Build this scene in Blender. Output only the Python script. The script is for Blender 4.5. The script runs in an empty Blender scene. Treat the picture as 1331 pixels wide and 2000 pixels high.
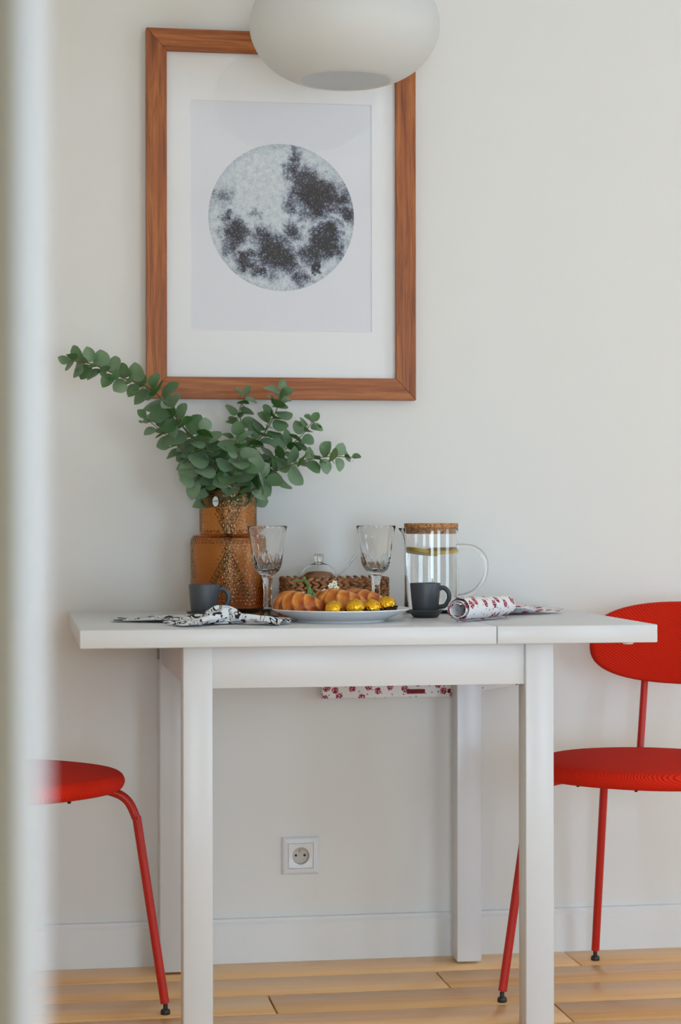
import bpy, bmesh, math, random
from mathutils import Vector, Matrix, noise
random.seed(7)
PI = math.pi
SC = bpy.context.scene
COL = SC.collection

# ------------------------------------------------------------------ camera
CAM = Vector((-0.47894, -4.40837, 0.97014))
FW = Vector((0.158661, 0.987333, 0.000986))
RT = Vector((0.987332, -0.158660, -0.001307))
UP = Vector((0.001134, -0.001180, 0.999999))
FPX = 3989.6
cd = bpy.data.cameras.new('camera')
cam = bpy.data.objects.new('camera', cd); COL.objects.link(cam)
cam.matrix_world = Matrix(((RT.x, UP.x, -FW.x, CAM.x), (RT.y, UP.y, -FW.y, CAM.y), (RT.z, UP.z, -FW.z, CAM.z), (0, 0, 0, 1)))
cd.sensor_fit = 'HORIZONTAL'; cd.sensor_width = 24.0
cd.lens = FPX * 24.0 / 1331.0
cd.clip_start = 0.05; cd.clip_end = 60
cd.dof.use_dof = True; cd.dof.focus_distance = 4.0; cd.dof.aperture_fstop = 4.6
SC.camera = cam

# ------------------------------------------------------------------ world, light, exposure
w = bpy.data.worlds.new('world'); SC.world = w; w.use_nodes = True
bg = w.node_tree.nodes['Background']
bg.inputs[0].default_value = (0.80, 0.90, 1.0, 1); bg.inputs[1].default_value = 1.0
SC.view_settings.view_transform = 'Standard'; SC.view_settings.look = 'None'
SC.view_settings.gamma = 1.0; SC.view_settings.use_curve_mapping = False
SC.view_settings.exposure = 0.0
SC.cycles.caustics_reflective = False; SC.cycles.max_bounces = 13; SC.cycles.transmission_bounces = 13; SC.cycles.transparent_max_bounces = 12
SC.cycles.use_adaptive_sampling = True; SC.cycles.adaptive_threshold = 0.1; SC.cycles.adaptive_min_samples = 16; SC.cycles.sample_clamp_indirect = 6.0

def area(name, loc, rot, sx, sy, power, col):
    l = bpy.data.lights.new(name, 'AREA'); l.shape = 'RECTANGLE'; l.size = sx; l.size_y = sy
    l.energy = power; l.color = col
    o = bpy.data.objects.new(name, l); COL.objects.link(o); o.location = loc; o.rotation_euler = rot
    return o
RX, LX, FY, CZ = 4.2, -1.30, -6.0, 2.62      # room: right wall, left wall, wall behind the camera, ceiling
WIN_R = (-3.05, -1.65, 0.04, 1.95)             # y0 y1 z0 z1 in the right wall
WIN_F = (1.85, 3.35, 0.04, 1.95)              # x0 x1 z0 z1 in the wall behind the camera
area('daylight_right_window', (RX + 0.12, sum(WIN_R[:2]) / 2, sum(WIN_R[2:]) / 2), (0, PI / 2, 0), 1.91, 1.4, 46, (0.585, 0.795, 1.0))
area('daylight_front_window', (sum(WIN_F[:2]) / 2, FY - 0.12, sum(WIN_F[2:]) / 2), (PI / 2, 0, 0), 1.5, 1.91, 81, (0.585, 0.795, 1.0))

FILL_G = (-1.15, 0.22, 0.04, 1.60)            # x0 x1 z0 z1, opening added for fill light in the wall behind the camera
area('low_fill_light', (sum(FILL_G[:2]) / 2, FY - 0.12, sum(FILL_G[2:]) / 2), (PI / 2, 0, 0), 1.37, 1.56, 86, (0.62, 0.81, 1.0))  # added fill lamp that lifts the shadows, not a known window

# ------------------------------------------------------------------ helpers
def at(px, py, Y):
    """point at depth Y (metres in front of the wall = -Y) seen at a pixel of the 1331x2000 photograph"""
    d = FW + RT * ((px - 665.5) / FPX) + UP * ((1000 - py) / FPX)
    return CAM + d * ((Y - CAM.y) / d.y)

MATS = {}
def mat(name, col=(0.8, 0.8, 0.8), rough=0.5, **kw):
    m = bpy.data.materials.new(name); m.use_nodes = True
    b = m.node_tree.nodes['Principled BSDF']
    b.inputs['Base Color'].default_value = (*col, 1); b.inputs['Roughness'].default_value = rough
    for k, v in kw.items():
        b.inputs[k.replace('_', ' ')].default_value = v
    MATS[name] = m
    return m, m.node_tree.nodes, m.node_tree.links, b
def srgb(r, g, b):
    f = lambda c: (c / 255 / 12.92) if c / 255 <= 0.04045 else ((c / 255 + 0.055) / 1.055) ** 2.4
    return (f(r), f(g), f(b))
def node(N, t, **kw):
    n = N.new(t)
    for k, v in kw.items(): setattr(n, k, v)
    return n
def ramp(N, stops):
    r = N.new('ShaderNodeValToRGB'); e = r.color_ramp.elements
    while len(e) < len(stops): e.new(0.5)
    for el, (p, c) in zip(e, stops):
        el.position = p; el.color = (*c, 1)
    return r
def texco(N, L, scale=(1, 1, 1), rot=(0, 0, 0), loc=(0, 0, 0), rnd=0.0):
    t = N.new('ShaderNodeTexCoord'); mp = N.new('ShaderNodeMapping')
    mp.inputs['Scale'].default_value = scale; mp.inputs['Rotation'].default_value = rot; mp.inputs['Location'].default_value = loc
    if rnd:
        oi = N.new('ShaderNodeObjectInfo'); ml = node(N, 'ShaderNodeVectorMath', operation='MULTIPLY_ADD')
        cx = N.new('ShaderNodeCombineXYZ'); ml.inputs[1].default_value = (rnd, rnd * 0.7, rnd * 1.3)
        for k in range(3): L.new(oi.outputs['Random'], cx.inputs[k])
        L.new(cx.outputs[0], ml.inputs[0]); L.new(t.outputs['Object'], ml.inputs[2]); L.new(ml.outputs[0], mp.inputs[0])
    else:
        L.new(t.outputs['Object'], mp.inputs[0])
    return mp.outputs[0]
def bump(N, L, b, height, strength, dist=0.001):
    n = N.new('ShaderNodeBump'); n.inputs['Strength'].default_value = strength; n.inputs['Distance'].default_value = dist
    L.new(height, n.inputs['Height']); L.new(n.outputs[0], b.inputs['Normal'])
def mathn(N, L, op, a, b=None):
    n = node(N, 'ShaderNodeMath', operation=op)
    for i, v in enumerate((a, b)):
        if v is None: continue
        if isinstance(v, (int, float)): n.inputs[i].default_value = v
        else: L.new(v, n.inputs[i])
    return n.outputs[0]

def mesh(verts, faces, smooth=True, angle=40):
    me = bpy.data.meshes.new('m'); me.from_pydata([tuple(v) for v in verts], [], faces); me.update()
    if smooth:
        me.polygons.foreach_set('use_smooth', [True] * len(me.polygons))
        if angle is not None: me.set_sharp_from_angle(angle=math.radians(angle))
    return me
def obj(name, me, m, parent=None, loc=None, rot=None):
    me.name = name
    o = bpy.data.objects.new(name, me); COL.objects.link(o)
    if m is not None and len(me.materials) == 0: me.materials.append(MATS[m])
    if parent is not None: o.parent = parent
    if loc is not None: o.location = loc
    if rot is not None: o.rotation_euler = rot
    return o
def tag(o, label, cat, group=None):
    o['label'] = label; o['category'] = cat
    if group: o['group'] = group
    return o
def struct(o):
    o['kind'] = 'structure'; return o
def thing(name, label, cat, loc=(0, 0, 0), rz=0.0, group=None):
    o = bpy.data.objects.new(name, None); COL.objects.link(o); o.empty_display_size = 0.05
    o.location = loc; o.rotation_euler = (0, 0, rz)
    return tag(o, label, cat, group)
def join(parts):
    V, F = [], []
    for v, f in parts:
        k = len(V); V += list(v); F += [tuple(i + k for i in q) for q in f]
    return V, F
def boxvf(x0, x1, y0, y1, z0, z1):
    v = [(x, y, z) for x in (x0, x1) for y in (y0, y1) for z in (z0, z1)]
    return v, [(0, 1, 3, 2), (4, 6, 7, 5), (0, 4, 5, 1), (2, 3, 7, 6), (0, 2, 6, 4), (1, 5, 7, 3)]
def box(x0, x1, y0, y1, z0, z1, bev=0.0, seg=2):
    v, f = boxvf(x0, x1, y0, y1, z0, z1)
    if not bev: return mesh(v, f, False)
    bm = bmesh.new(); vs = [bm.verts.new(c) for c in v]
    for q in f: bm.faces.new([vs[i] for i in q])
    bmesh.ops.bevel(bm, geom=list(bm.edges), offset=bev, segments=seg, profile=0.5, affect='EDGES')
    bmesh.ops.recalc_face_normals(bm, faces=bm.faces)
    me = bpy.data.meshes.new('b'); bm.to_mesh(me); bm.free()
    me.polygons.foreach_set('use_smooth', [True] * len(me.polygons)); me.set_sharp_from_angle(angle=math.radians(50))
    return me
def lathevf(prof, n=48, rfun=None, cap0=True, cap1=True):
    """profile [(r,z)...] turned round z; a radius near 0 closes the end"""
    V, F = [], []; m = len(prof)
    for j, (r, z) in enumerate(prof):
        for i in range(n):
            a = 2 * PI * i / n; rr = rfun(r, z, a, j) if rfun else r
            V.append((rr * math.cos(a), rr * math.sin(a), z))
    for j in range(m - 1):
        for i in range(n):
            k = (i + 1) % n
            F.append((j * n + i, j * n + k, (j + 1) * n + k, (j + 1) * n + i))
    if cap0: F.append(tuple(range(n - 1, -1, -1)))
    if cap1: F.append(tuple((m - 1) * n + i for i in range(n)))
    return V, F
def lathe(prof, n=48, rfun=None, cap0=True, cap1=True, angle=40):
    return mesh(*lathevf(prof, n, rfun, cap0, cap1), angle=angle)
def catmull(pts, per=8):
    P = [Vector(p) for p in pts]; P = [P[0] * 2 - P[1]] + P + [P[-1] * 2 - P[-2]]; out = []
    for i in range(1, len(P) - 2):
        a, b, c, d = P[i - 1], P[i], P[i + 1], P[i + 2]
        for k in range(per):
            t = k / per
            out.append(0.5 * ((2 * b) + (c - a) * t + (2 * a - 5 * b + 4 * c - d) * t * t + (3 * b - a - 3 * c + d) * t ** 3))
    out.append(P[-2]); return out
def tubevf(path, rad, n=12, flat=1.0):
    P = [Vector(p) for p in path]; m = len(P); V, F = [], []
    R = rad if isinstance(rad, (list, tuple)) else [rad] * m
    t0 = (P[1] - P[0]).normalized()
    ref = Vector((0, 0, 1)) if abs(t0.z) < 0.9 else Vector((1, 0, 0))
    nrm = (ref - t0 * ref.dot(t0)).normalized()
    for i in range(m):
        t = (P[min(i + 1, m - 1)] - P[max(i - 1, 0)]).normalized()
        nrm = (nrm - t * nrm.dot(t)).normalized(); bi = t.cross(nrm)
        for k in range(n):
            a = 2 * PI * k / n
            V.append(P[i] + nrm * (math.cos(a) * R[i] * flat) + bi * (math.sin(a) * R[i]))
    for i in range(m - 1):
        for k in range(n):
            q = (k + 1) % n
            F.append((i * n + k, i * n + q, (i + 1) * n + q, (i + 1) * n + k))
    F.append(tuple(range(n - 1, -1, -1))); F.append(tuple((m - 1) * n + k for k in range(n)))
    return V, F
def tube(path, rad, n=12, flat=1.0): return mesh(*tubevf(path, rad, n, flat))
def ellvf(c, rx, ry, rz, nu=12, nv=8, M=None):
    V, F = [], []
    for j in range(nv + 1):
        th = PI * j / nv
        for i in range(nu):
            a = 2 * PI * i / nu
            p = Vector((rx * math.sin(th) * math.cos(a), ry * math.sin(th) * math.sin(a), rz * math.cos(th)))
            if M: p = M @ p
            V.append(Vector(c) + p)
    for j in range(nv):
        for i in range(nu):
            k = (i + 1) % nu
            F.append((j * nu + i, (j + 1) * nu + i, (j + 1) * nu + k, j * nu + k))
    return V, F

# ------------------------------------------------------------------ materials
# wall paint
m, N, L, b = mat('wall_paint', srgb(229, 227, 223), 0.75)
nz = node(N, 'ShaderNodeTexNoise'); nz.inputs['Scale'].default_value = 160; nz.inputs['Detail'].default_value = 3
L.new(texco(N, L), nz.inputs[0]); bump(N, L, b, nz.outputs[0], 0.06)
mat('ceiling_paint', srgb(246, 245, 242), 0.8)
mat('cream_paint', srgb(244, 232, 212), 0.7)
mat('trim_white', srgb(229, 229, 228), 0.35)
mat('lacquer_white', srgb(216, 216, 218), 0.32)
mat('door_lit_edge', srgb(176, 178, 180), 0.25)  # light on the door's edge put into a paler colour
mat('door_shaded_face', srgb(112, 106, 92), 0.4)  # shade on the door's face put into a darker colour
mat('plastic_white', srgb(228, 228, 230), 0.3)
mat('socket_cup_shade', srgb(205, 196, 184), 0.4)  # shade inside the round recess painted in as darker beige
mat('dark_hole', (0.01, 0.009, 0.008), 0.6)
mat('metal', (0.6, 0.6, 0.6), 0.25, Metallic=1.0)
mat('grey_plastic', srgb(150, 143, 136), 0.5)
mat('black_rubber', (0.012, 0.012, 0.013), 0.45)
mat('porcelain', srgb(234, 233, 232), 0.18)
mat('paper_white', srgb(244, 244, 246), 0.7)
mat('label_white', srgb(225, 225, 225), 0.5)
mat('window_frame', srgb(235, 235, 235), 0.35)

# wood of the floor planks
def wood(name, c0, c1, c2, axis, rough, rnd, scale=1.0, bstr=0.15, vary=0.25):
    m, N, L, b = mat(name, c1, rough)
    sc = [26 * scale] * 3; sc[axis] = 1.6 * scale
    v = texco(N, L, tuple(sc), rnd=rnd)
    n1 = node(N, 'ShaderNodeTexNoise'); n1.inputs['Scale'].default_value = 1.0; n1.inputs['Detail'].default_value = 6; n1.inputs['Roughness'].default_value = 0.65; n1.inputs['Distortion'].default_value = 1.2
    L.new(v, n1.inputs[0])
    sc2 = [140 * scale] * 3; sc2[axis] = 4 * scale
    n2 = node(N, 'ShaderNodeTexNoise'); n2.inputs['Scale'].default_value = 1.0; n2.inputs['Detail'].default_value = 4
    L.new(texco(N, L, tuple(sc2), rnd=rnd), n2.inputs[0])
    mx = mathn(N, L, 'ADD', mathn(N, L, 'MULTIPLY', n1.outputs[0], 0.72), mathn(N, L, 'MULTIPLY', n2.outputs[0], 0.28))
    r = ramp(N, [(0.36, c0), (0.5, c1), (0.64, c2)]); L.new(mx, r.inputs[0])
    oi = N.new('ShaderNodeObjectInfo'); hs = N.new('ShaderNodeHueSaturation')
    mr = N.new('ShaderNodeMapRange'); mr.inputs[3].default_value = 1 - vary; mr.inputs[4].default_value = 1 + vary * 0.6
    L.new(oi.outputs['Random'], mr.inputs[0]); L.new(mr.outputs[0], hs.inputs['Value']); L.new(r.outputs[0], hs.inputs['Color'])
    L.new(hs.outputs[0], b.inputs['Base Color'])
    bump(N, L, b, n2.outputs[0], bstr, 0.0006)
wood('oak_floor', srgb(246, 184, 116), srgb(255, 200, 134), srgb(255, 210, 150), 0, 0.34, 9.0, 0.8, 0.10, 0.09)
wood('frame_wood_vertical', srgb(116, 58, 18), srgb(160, 88, 36), srgb(184, 114, 56), 2, 0.5, 5.0, 2.2, 0.25, 0.06)
wood('frame_wood_horizontal', srgb(116, 58, 18), srgb(160, 88, 36), srgb(184, 114, 56), 0, 0.5, 5.0, 2.2, 0.25, 0.06)
mat('floor_base', srgb(96, 62, 36), 0.7)

# upholstery with fine ribs
m, N, L, b = mat('red_fabric', srgb(206, 32, 8), 0.85, Specular_IOR_Level=0.2)
wv = node(N, 'ShaderNodeTexWave', wave_type='BANDS', bands_direction='DIAGONAL'); wv.inputs['Scale'].default_value = 120; wv.inputs['Distortion'].default_value = 1.0; wv.inputs['Detail'].default_value = 1
L.new(texco(N, L), wv.inputs[0])
r = ramp(N, [(0.1, srgb(194, 24, 6)), (0.8, srgb(222, 46, 16))]); L.new(wv.outputs[1], r.inputs[0]); L.new(r.outputs[0], b.inputs['Base Color'])
bump(N, L, b, wv.outputs[1], 0.35, 0.001)
mat('red_metal', srgb(190, 30, 16), 0.38)

# glass kinds: a share of plain transmission keeps thin walls clear
def glass(name, col, rough, ior, share, bump_scale=0):
    m = bpy.data.materials.new(name); m.use_nodes = True; N = m.node_tree.nodes; L = m.node_tree.links; N.clear()
    out = N.new('ShaderNodeOutputMaterial'); g = N.new('ShaderNodeBsdfGlass'); t = N.new('ShaderNodeBsdfTransparent'); mx = N.new('ShaderNodeMixShader')
    g.inputs['Color'].default_value = (*col, 1); g.inputs['Roughness'].default_value = rough; g.inputs['IOR'].default_value = ior
    t.inputs['Color'].default_value = (*col, 1); mx.inputs[0].default_value = share
    L.new(g.outputs[0], mx.inputs[1]); L.new(t.outputs[0], mx.inputs[2]); L.new(mx.outputs[0], out.inputs[0])
    MATS[name] = m; return m, N, L, g
glass('clear_glass', (0.995, 0.997, 0.995), 0.0, 1.47, 0.0)
glass('water', (0.995, 0.997, 0.997), 0.0, 1.20, 0.0)
m, N, L, g = glass('amber_glass', (0.99, 0.88, 0.70), 0.012, 1.48, 0.0)
va = N.new('ShaderNodeVolumeAbsorption'); va.inputs['Color'].default_value = (0.89, 0.57, 0.03, 1); va.inputs['Density'].default_value = 235
L.new(va.outputs[0], [q for q in N if q.type == 'OUTPUT_MATERIAL'][0].inputs['Volume'])
# flat pane: mirror by Fresnel over a clear sheet
m = bpy.data.materials.new('pane'); m.use_nodes = True; N = m.node_tree.nodes; L = m.node_tree.links; N.clear()
out = N.new('ShaderNodeOutputMaterial'); g = N.new('ShaderNodeBsdfGlossy'); t = N.new('ShaderNodeBsdfTransparent'); mx = N.new('ShaderNodeMixShader'); fr = N.new('ShaderNodeLayerWeight')
g.inputs['Roughness'].default_value = 0.02; fr.inputs[0].default_value = 0.5; pf_ = mathn(N, L, 'ADD', mathn(N, L, 'MULTIPLY', mathn(N, L, 'POWER', fr.outputs['Facing'], 5.0), 0.6), 0.025); t.inputs[0].default_value = (1, 1, 1, 1)
L.new(pf_, mx.inputs[0]); L.new(t.outputs[0], mx.inputs[1]); L.new(g.outputs[0], mx.inputs[2]); L.new(mx.outputs[0], out.inputs[0]); MATS['pane'] = m
# opal lamp glass
m = bpy.data.materials.new('opal_glass'); m.use_nodes = True; N = m.node_tree.nodes; L = m.node_tree.links; N.clear()
out = N.new('ShaderNodeOutputMaterial'); d = N.new('ShaderNodeBsdfDiffuse'); t = N.new('ShaderNodeBsdfTranslucent'); g = N.new('ShaderNodeBsdfGlossy'); m1 = N.new('ShaderNodeMixShader'); m2 = N.new('ShaderNodeMixShader')
for q in (d, t): q.inputs[0].default_value = (*srgb(250, 250, 249), 1)
g.inputs['Roughness'].default_value = 0.45; m1.inputs[0].default_value = 0.58; m2.inputs[0].default_value = 0.04
L.new(d.outputs[0], m1.inputs[1]); L.new(t.outputs[0], m1.inputs[2]); L.new(m1.outputs[0], m2.inputs[1]); L.new(g.outputs[0], m2.inputs[2]); L.new(m2.outputs[0], out.inputs[0]); MATS['opal_glass'] = m

# stoneware, cork, sugar, foil, paper cup, croissant, rattan
mat('dark_stoneware', srgb(66, 70, 75), 0.42)
m, N, L, b = mat('cork', srgb(178, 122, 74), 0.8)
vo = node(N, 'ShaderNodeTexNoise'); vo.inputs['Scale'].default_value = 260; vo.inputs['Detail'].default_value = 3; L.new(texco(N, L), vo.inputs[0])
r = ramp(N, [(0.33, srgb(112, 66, 34)), (0.45, srgb(178, 118, 70)), (0.65, srgb(204, 150, 100))]); L.new(vo.outputs[0], r.inputs[0]); L.new(r.outputs[0], b.inputs['Base Color']); bump(N, L, b, vo.outputs[0], 0.4)
mat('brown_sugar', srgb(150, 88, 48), 0.9)
m, N, L, b = mat('gold_foil', srgb(236, 184, 50), 0.24, Metallic=1.0)
nz = node(N, 'ShaderNodeTexVoronoi'); nz.inputs['Scale'].default_value = 260; L.new(texco(N, L, rnd=1.0), nz.inputs[0]); bump(N, L, b, nz.outputs[0], 0.7, 0.0015)
mat('brown_paper', srgb(62, 30, 18), 0.65)
m, N, L, b = mat('croissant_crust', srgb(200, 120, 45), 0.42)
at_ = node(N, 'ShaderNodeAttribute', attribute_name='bake'); nz = node(N, 'ShaderNodeTexNoise'); nz.inputs['Scale'].default_value = 75; nz.inputs['Detail'].default_value = 5
L.new(texco(N, L, rnd=1.0), nz.inputs[0])
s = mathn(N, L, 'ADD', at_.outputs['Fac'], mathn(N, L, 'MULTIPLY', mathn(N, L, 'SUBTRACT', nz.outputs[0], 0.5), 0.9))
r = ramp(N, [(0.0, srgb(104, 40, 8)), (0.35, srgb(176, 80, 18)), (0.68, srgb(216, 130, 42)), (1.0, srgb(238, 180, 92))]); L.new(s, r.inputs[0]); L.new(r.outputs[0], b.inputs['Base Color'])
bump(N, L, b, nz.outputs[0], 0.35, 0.002)
m, N, L, b = mat('rattan', srgb(160, 102, 60), 0.65)
nz = node(N, 'ShaderNodeTexNoise'); nz.inputs['Scale'].default_value = 130; nz.inputs['Detail'].default_value = 4; L.new(texco(N, L, (0.4, 1, 2)), nz.inputs[0])
r = ramp(N, [(0.32, srgb(108, 62, 34)), (0.5, srgb(168, 110, 68)), (0.68, srgb(198, 146, 100))]); L.new(nz.outputs[0], r.inputs[0]); L.new(r.outputs[0], b.inputs['Base Color']); bump(N, L, b, nz.outputs[0], 0.5, 0.002)
m, N, L, b = mat('lemon_rind', srgb(255, 208, 20), 0.4)
mat('lemon_flesh', srgb(255, 226, 90), 0.35)
# eucalyptus leaf: green-blue above, paler below, each leaf its own tint
m, N, L, b = mat('eucalyptus_leaf', srgb(84, 118, 84), 0.42)
oi = N.new('ShaderNodeObjectInfo')
r = ramp(N, [(0.0, srgb(36, 74, 26)), (0.4, srgb(58, 100, 50)), (0.75, srgb(86, 126, 86)), (1.0, srgb(142, 160, 106))]); L.new(oi.outputs['Random'], r.inputs[0])
r2 = ramp(N, [(0.0, srgb(84, 118, 80)), (1.0, srgb(136, 160, 130))]); L.new(oi.outputs['Random'], r2.inputs[0])
ge = N.new('ShaderNodeNewGeometry'); mx = node(N, 'ShaderNodeMix', data_type='RGBA'); L.new(ge.outputs['Backfacing'], mx.inputs[0]); L.new(r.outputs[0], mx.inputs[6]); L.new(r2.outputs[0], mx.inputs[7])
nz = node(N, 'ShaderNodeTexNoise'); nz.inputs['Scale'].default_value = 60; L.new(texco(N, L, rnd=2.0), nz.inputs[0])
hs = N.new('ShaderNodeHueSaturation'); L.new(mx.outputs[2], hs.inputs['Color']); L.new(mathn(N, L, 'ADD', mathn(N, L, 'MULTIPLY', nz.outputs[0], 0.5), 0.72), hs.inputs['Value']); L.new(hs.outputs[0], b.inputs['Base Color'])
out = [q for q in N if q.type == 'OUTPUT_MATERIAL'][0]; tl = N.new('ShaderNodeBsdfTranslucent'); mxs = N.new('ShaderNodeMixShader'); mxs.inputs[0].default_value = 0.16
tl.inputs[0].default_value = (*srgb(110, 160, 50), 1); L.new(b.outputs[0], mxs.inputs[1]); L.new(tl.outputs[0], mxs.inputs[2]); L.new(mxs.outputs[0], out.inputs[0])
mat('stem_brown', srgb(104, 92, 62), 0.6)
mat('sprig_green', srgb(74, 128, 44), 0.45)
mat('petal_white', srgb(238, 238, 226), 0.6)
mat('flower_centre', srgb(190, 180, 90), 0.6)
mat('cord_white', srgb(220, 220, 220), 0.5)

# printed cottons, by the cloth's own UV map (metres)
def cloth_base(name):
    m, N, L, b = mat(name, srgb(236, 234, 232), 0.85)
    uv = N.new('ShaderNodeUVMap'); uv.uv_map = 'cloth'
    return m, N, L, b, uv.outputs[0]
m, N, L, b, uv = cloth_base('red_floral_cotton')
def flowers(N, L, uv, scale, rad, seed):
    mp = N.new('ShaderNodeMapping'); mp.inputs['Location'].default_value = (seed, seed * 1.7, 0); L.new(uv, mp.inputs[0])
    wn = node(N, 'ShaderNodeTexNoise'); wn.inputs['Scale'].default_value = 190; L.new(mp.outputs[0], wn.inputs[0])
    wa = node(N, 'ShaderNodeVectorMath', operation='MULTIPLY_ADD'); wa.inputs[1].default_value = (0.006, 0.006, 0); L.new(wn.outputs['Color'], wa.inputs[0]); L.new(mp.outputs[0], wa.inputs[2])
    v = node(N, 'ShaderNodeTexVoronoi', voronoi_dimensions='2D'); v.inputs['Scale'].default_value = scale; v.inputs['Randomness'].default_value = 0.75; L.new(wa.outputs[0], v.inputs[0])
    return mathn(N, L, 'LESS_THAN', v.outputs['Distance'], rad), v
f1, v1 = flowers(N, L, uv, 33, 0.25, 0.0); f2, v2 = flowers(N, L, uv, 62, 0.12, 3.1)
sp = node(N, 'ShaderNodeTexVoronoi', voronoi_dimensions='2D'); sp.inputs['Scale'].default_value = 230; L.new(uv, sp.inputs[0])
pet = mathn(N, L, 'GREATER_THAN', sp.outputs['Distance'], 0.24)
f1 = mathn(N, L, 'MULTIPLY', f1, pet)
mx = node(N, 'ShaderNodeMix', data_type='RGBA'); mx.inputs[6].default_value = (*srgb(238, 234, 233), 1); mx.inputs[7].default_value = (*srgb(158, 22, 60), 1); L.new(mathn(N, L, 'MAXIMUM', f1, mathn(N, L, 'MULTIPLY', f2, 0.7)), mx.inputs[0]); L.new(mx.outputs[2], b.inputs['Base Color'])
m, N, L, b, uv = cloth_base('black_paisley_cotton')
nz = node(N, 'ShaderNodeTexNoise', noise_dimensions='2D'); nz.inputs['Scale'].default_value = 24; nz.inputs['Detail'].default_value = 1; nz.inputs['Distortion'].default_value = 1.4; L.new(uv, nz.inputs[0])
band = mathn(N, L, 'ABSOLUTE', mathn(N, L, 'SUBTRACT', mathn(N, L, 'FRACT', mathn(N, L, 'MULTIPLY', nz.outputs[0], 5.0)), 0.5))
ln = mathn(N, L, 'LESS_THAN', band, 0.105)
vo = node(N, 'ShaderNodeTexVoronoi', voronoi_dimensions='2D'); vo.inputs['Scale'].default_value = 42; L.new(uv, vo.inputs[0])
bl = mathn(N, L, 'MULTIPLY', mathn(N, L, 'LESS_THAN', vo.outputs['Distance'], 0.24), mathn(N, L, 'GREATER_THAN', nz.outputs[0], 0.51))
mx = node(N, 'ShaderNodeMix', data_type='RGBA'); mx.inputs[6].default_value = (*srgb(232, 232, 234), 1); mx.inputs[7].default_value = (*srgb(34, 34, 40), 1); L.new(mathn(N, L, 'MAXIMUM', ln, bl), mx.inputs[0]); L.new(mx.outputs[2], b.inputs['Base Color'])

# the print: pale paper and a round grey moon with dark seas, flat ink
m, N, L, b = mat('moon_print', (0.8, 0.8, 0.8), 0.65)
v = texco(N, L, (1 / 0.1595, 1, 1 / 0.1595))
sx = N.new('ShaderNodeSeparateXYZ'); L.new(v, sx.inputs[0]); cx = N.new('ShaderNodeCombineXYZ'); L.new(sx.outputs[0], cx.inputs[0]); L.new(sx.outputs[2], cx.inputs[1])
uv = cx.outputs[0]
ln = node(N, 'ShaderNodeVectorMath', operation='LENGTH'); L.new(uv, ln.inputs[0])
wn = node(N, 'ShaderNodeTexNoise'); wn.inputs['Scale'].default_value = 5.5; wn.inputs['Detail'].default_value = 7; wn.inputs['Roughness'].default_value = 0.68; L.new(uv, wn.inputs[0])
wc = node(N, 'ShaderNodeVectorMath', operation='SUBTRACT'); wc.inputs[1].default_value = (0.5, 0.5, 0.5); L.new(wn.outputs['Color'], wc.inputs[0])
wa = node(N, 'ShaderNodeVectorMath', operation='MULTIPLY_ADD'); wa.inputs[1].default_value = (0.42, 0.42, 0); L.new(wc.outputs[0], wa.inputs[0]); L.new(uv, wa.inputs[2])
tot = None
for (x, y, rr, st) in [(.32, .52, .24, .8), (.42, .34, .30, 1), (.56, .30, .28, .95), (.76, .26, .24, .75), (.22, .32, .18, .7), (.50, .18, .20, 1), (.18, .82, .11, .75), (.17, .64, .16, .75), (.90, .06, .15, .8), (.13, .15, .14, .55), (.35, .06, .16, .5),
                       (.60, -.31, .26, 1.05), (.66, -.14, .16, 1), (.42, -.48, .22, .85), (.74, -.42, .14, .7), (.47, -.66, .075, 1.3), (.45, -.75, .04, 1), (-.11, -.48, .30, .95), (-.23, -.29, .20, .8), (.05, -.57, .20, .95), (.16, -.20, .15, .75), (-.02, -.33, .16, .6),
                       (-.62, -.20, .21, .85), (-.75, .01, .09, .7), (-.66, -.34, .17, .65), (-.50, -.60, .18, .9), (-.32, -.72, .13, .75), (-.70, -.46, .14, .5), (.25, -.80, .15, .6), (-.80, .28, .16, .35), (-.14, -.78, .12, .4), (-.35, .04, .10, .3)]:
    d = node(N, 'ShaderNodeVectorMath', operation='DISTANCE'); d.inputs[1].default_value = (x, y, 0); L.new(wa.outputs[0], d.inputs[0])
    mr = node(N, 'ShaderNodeMapRange', interpolation_type='SMOOTHSTEP'); mr.inputs[1].default_value = rr * 1.35; mr.inputs[2].default_value = rr * 0.15; mr.inputs[3].default_value = 0; mr.inputs[4].default_value = st
    L.new(d.outputs['Value'], mr.inputs[0])
    tot = mr.outputs[0] if tot is None else mathn(N, L, 'MAXIMUM', tot, mr.outputs[0])
n2 = node(N, 'ShaderNodeTexNoise'); n2.inputs['Scale'].default_value = 13; n2.inputs['Detail'].default_value = 8; n2.inputs['Roughness'].default_value = 0.7; L.new(uv, n2.inputs[0])
s = mathn(N, L, 'ADD', mathn(N, L, 'MULTIPLY', tot, mathn(N, L, 'ADD', mathn(N, L, 'MULTIPLY', n2.outputs[0], 1.1), 0.50)), mathn(N, L, 'MULTIPLY', mathn(N, L, 'SUBTRACT', n2.outputs[0], 0.40), 0.95))
sv = node(N, 'ShaderNodeTexVoronoi', voronoi_dimensions='2D'); sv.inputs['Scale'].default_value = 25; L.new(uv, sv.inputs[0])
spk = node(N, 'ShaderNodeMapRange'); spk.inputs[1].default_value = 0.06; spk.inputs[2].default_value = 0.20; spk.inputs[3].default_value = 0.62; spk.inputs[4].default_value = 0; L.new(sv.outputs['Distance'], spk.inputs[0])
s = mathn(N, L, 'SUBTRACT', s, spk.outputs[0])
edge = node(N, 'ShaderNodeMapRange'); edge.inputs[1].default_value = 0.90; edge.inputs[2].default_value = 1.0; edge.inputs[3].default_value = 0; edge.inputs[4].default_value = 0.14; L.new(ln.outputs['Value'], edge.inputs[0])
s = mathn(N, L, 'ADD', s, edge.outputs[0])
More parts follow.
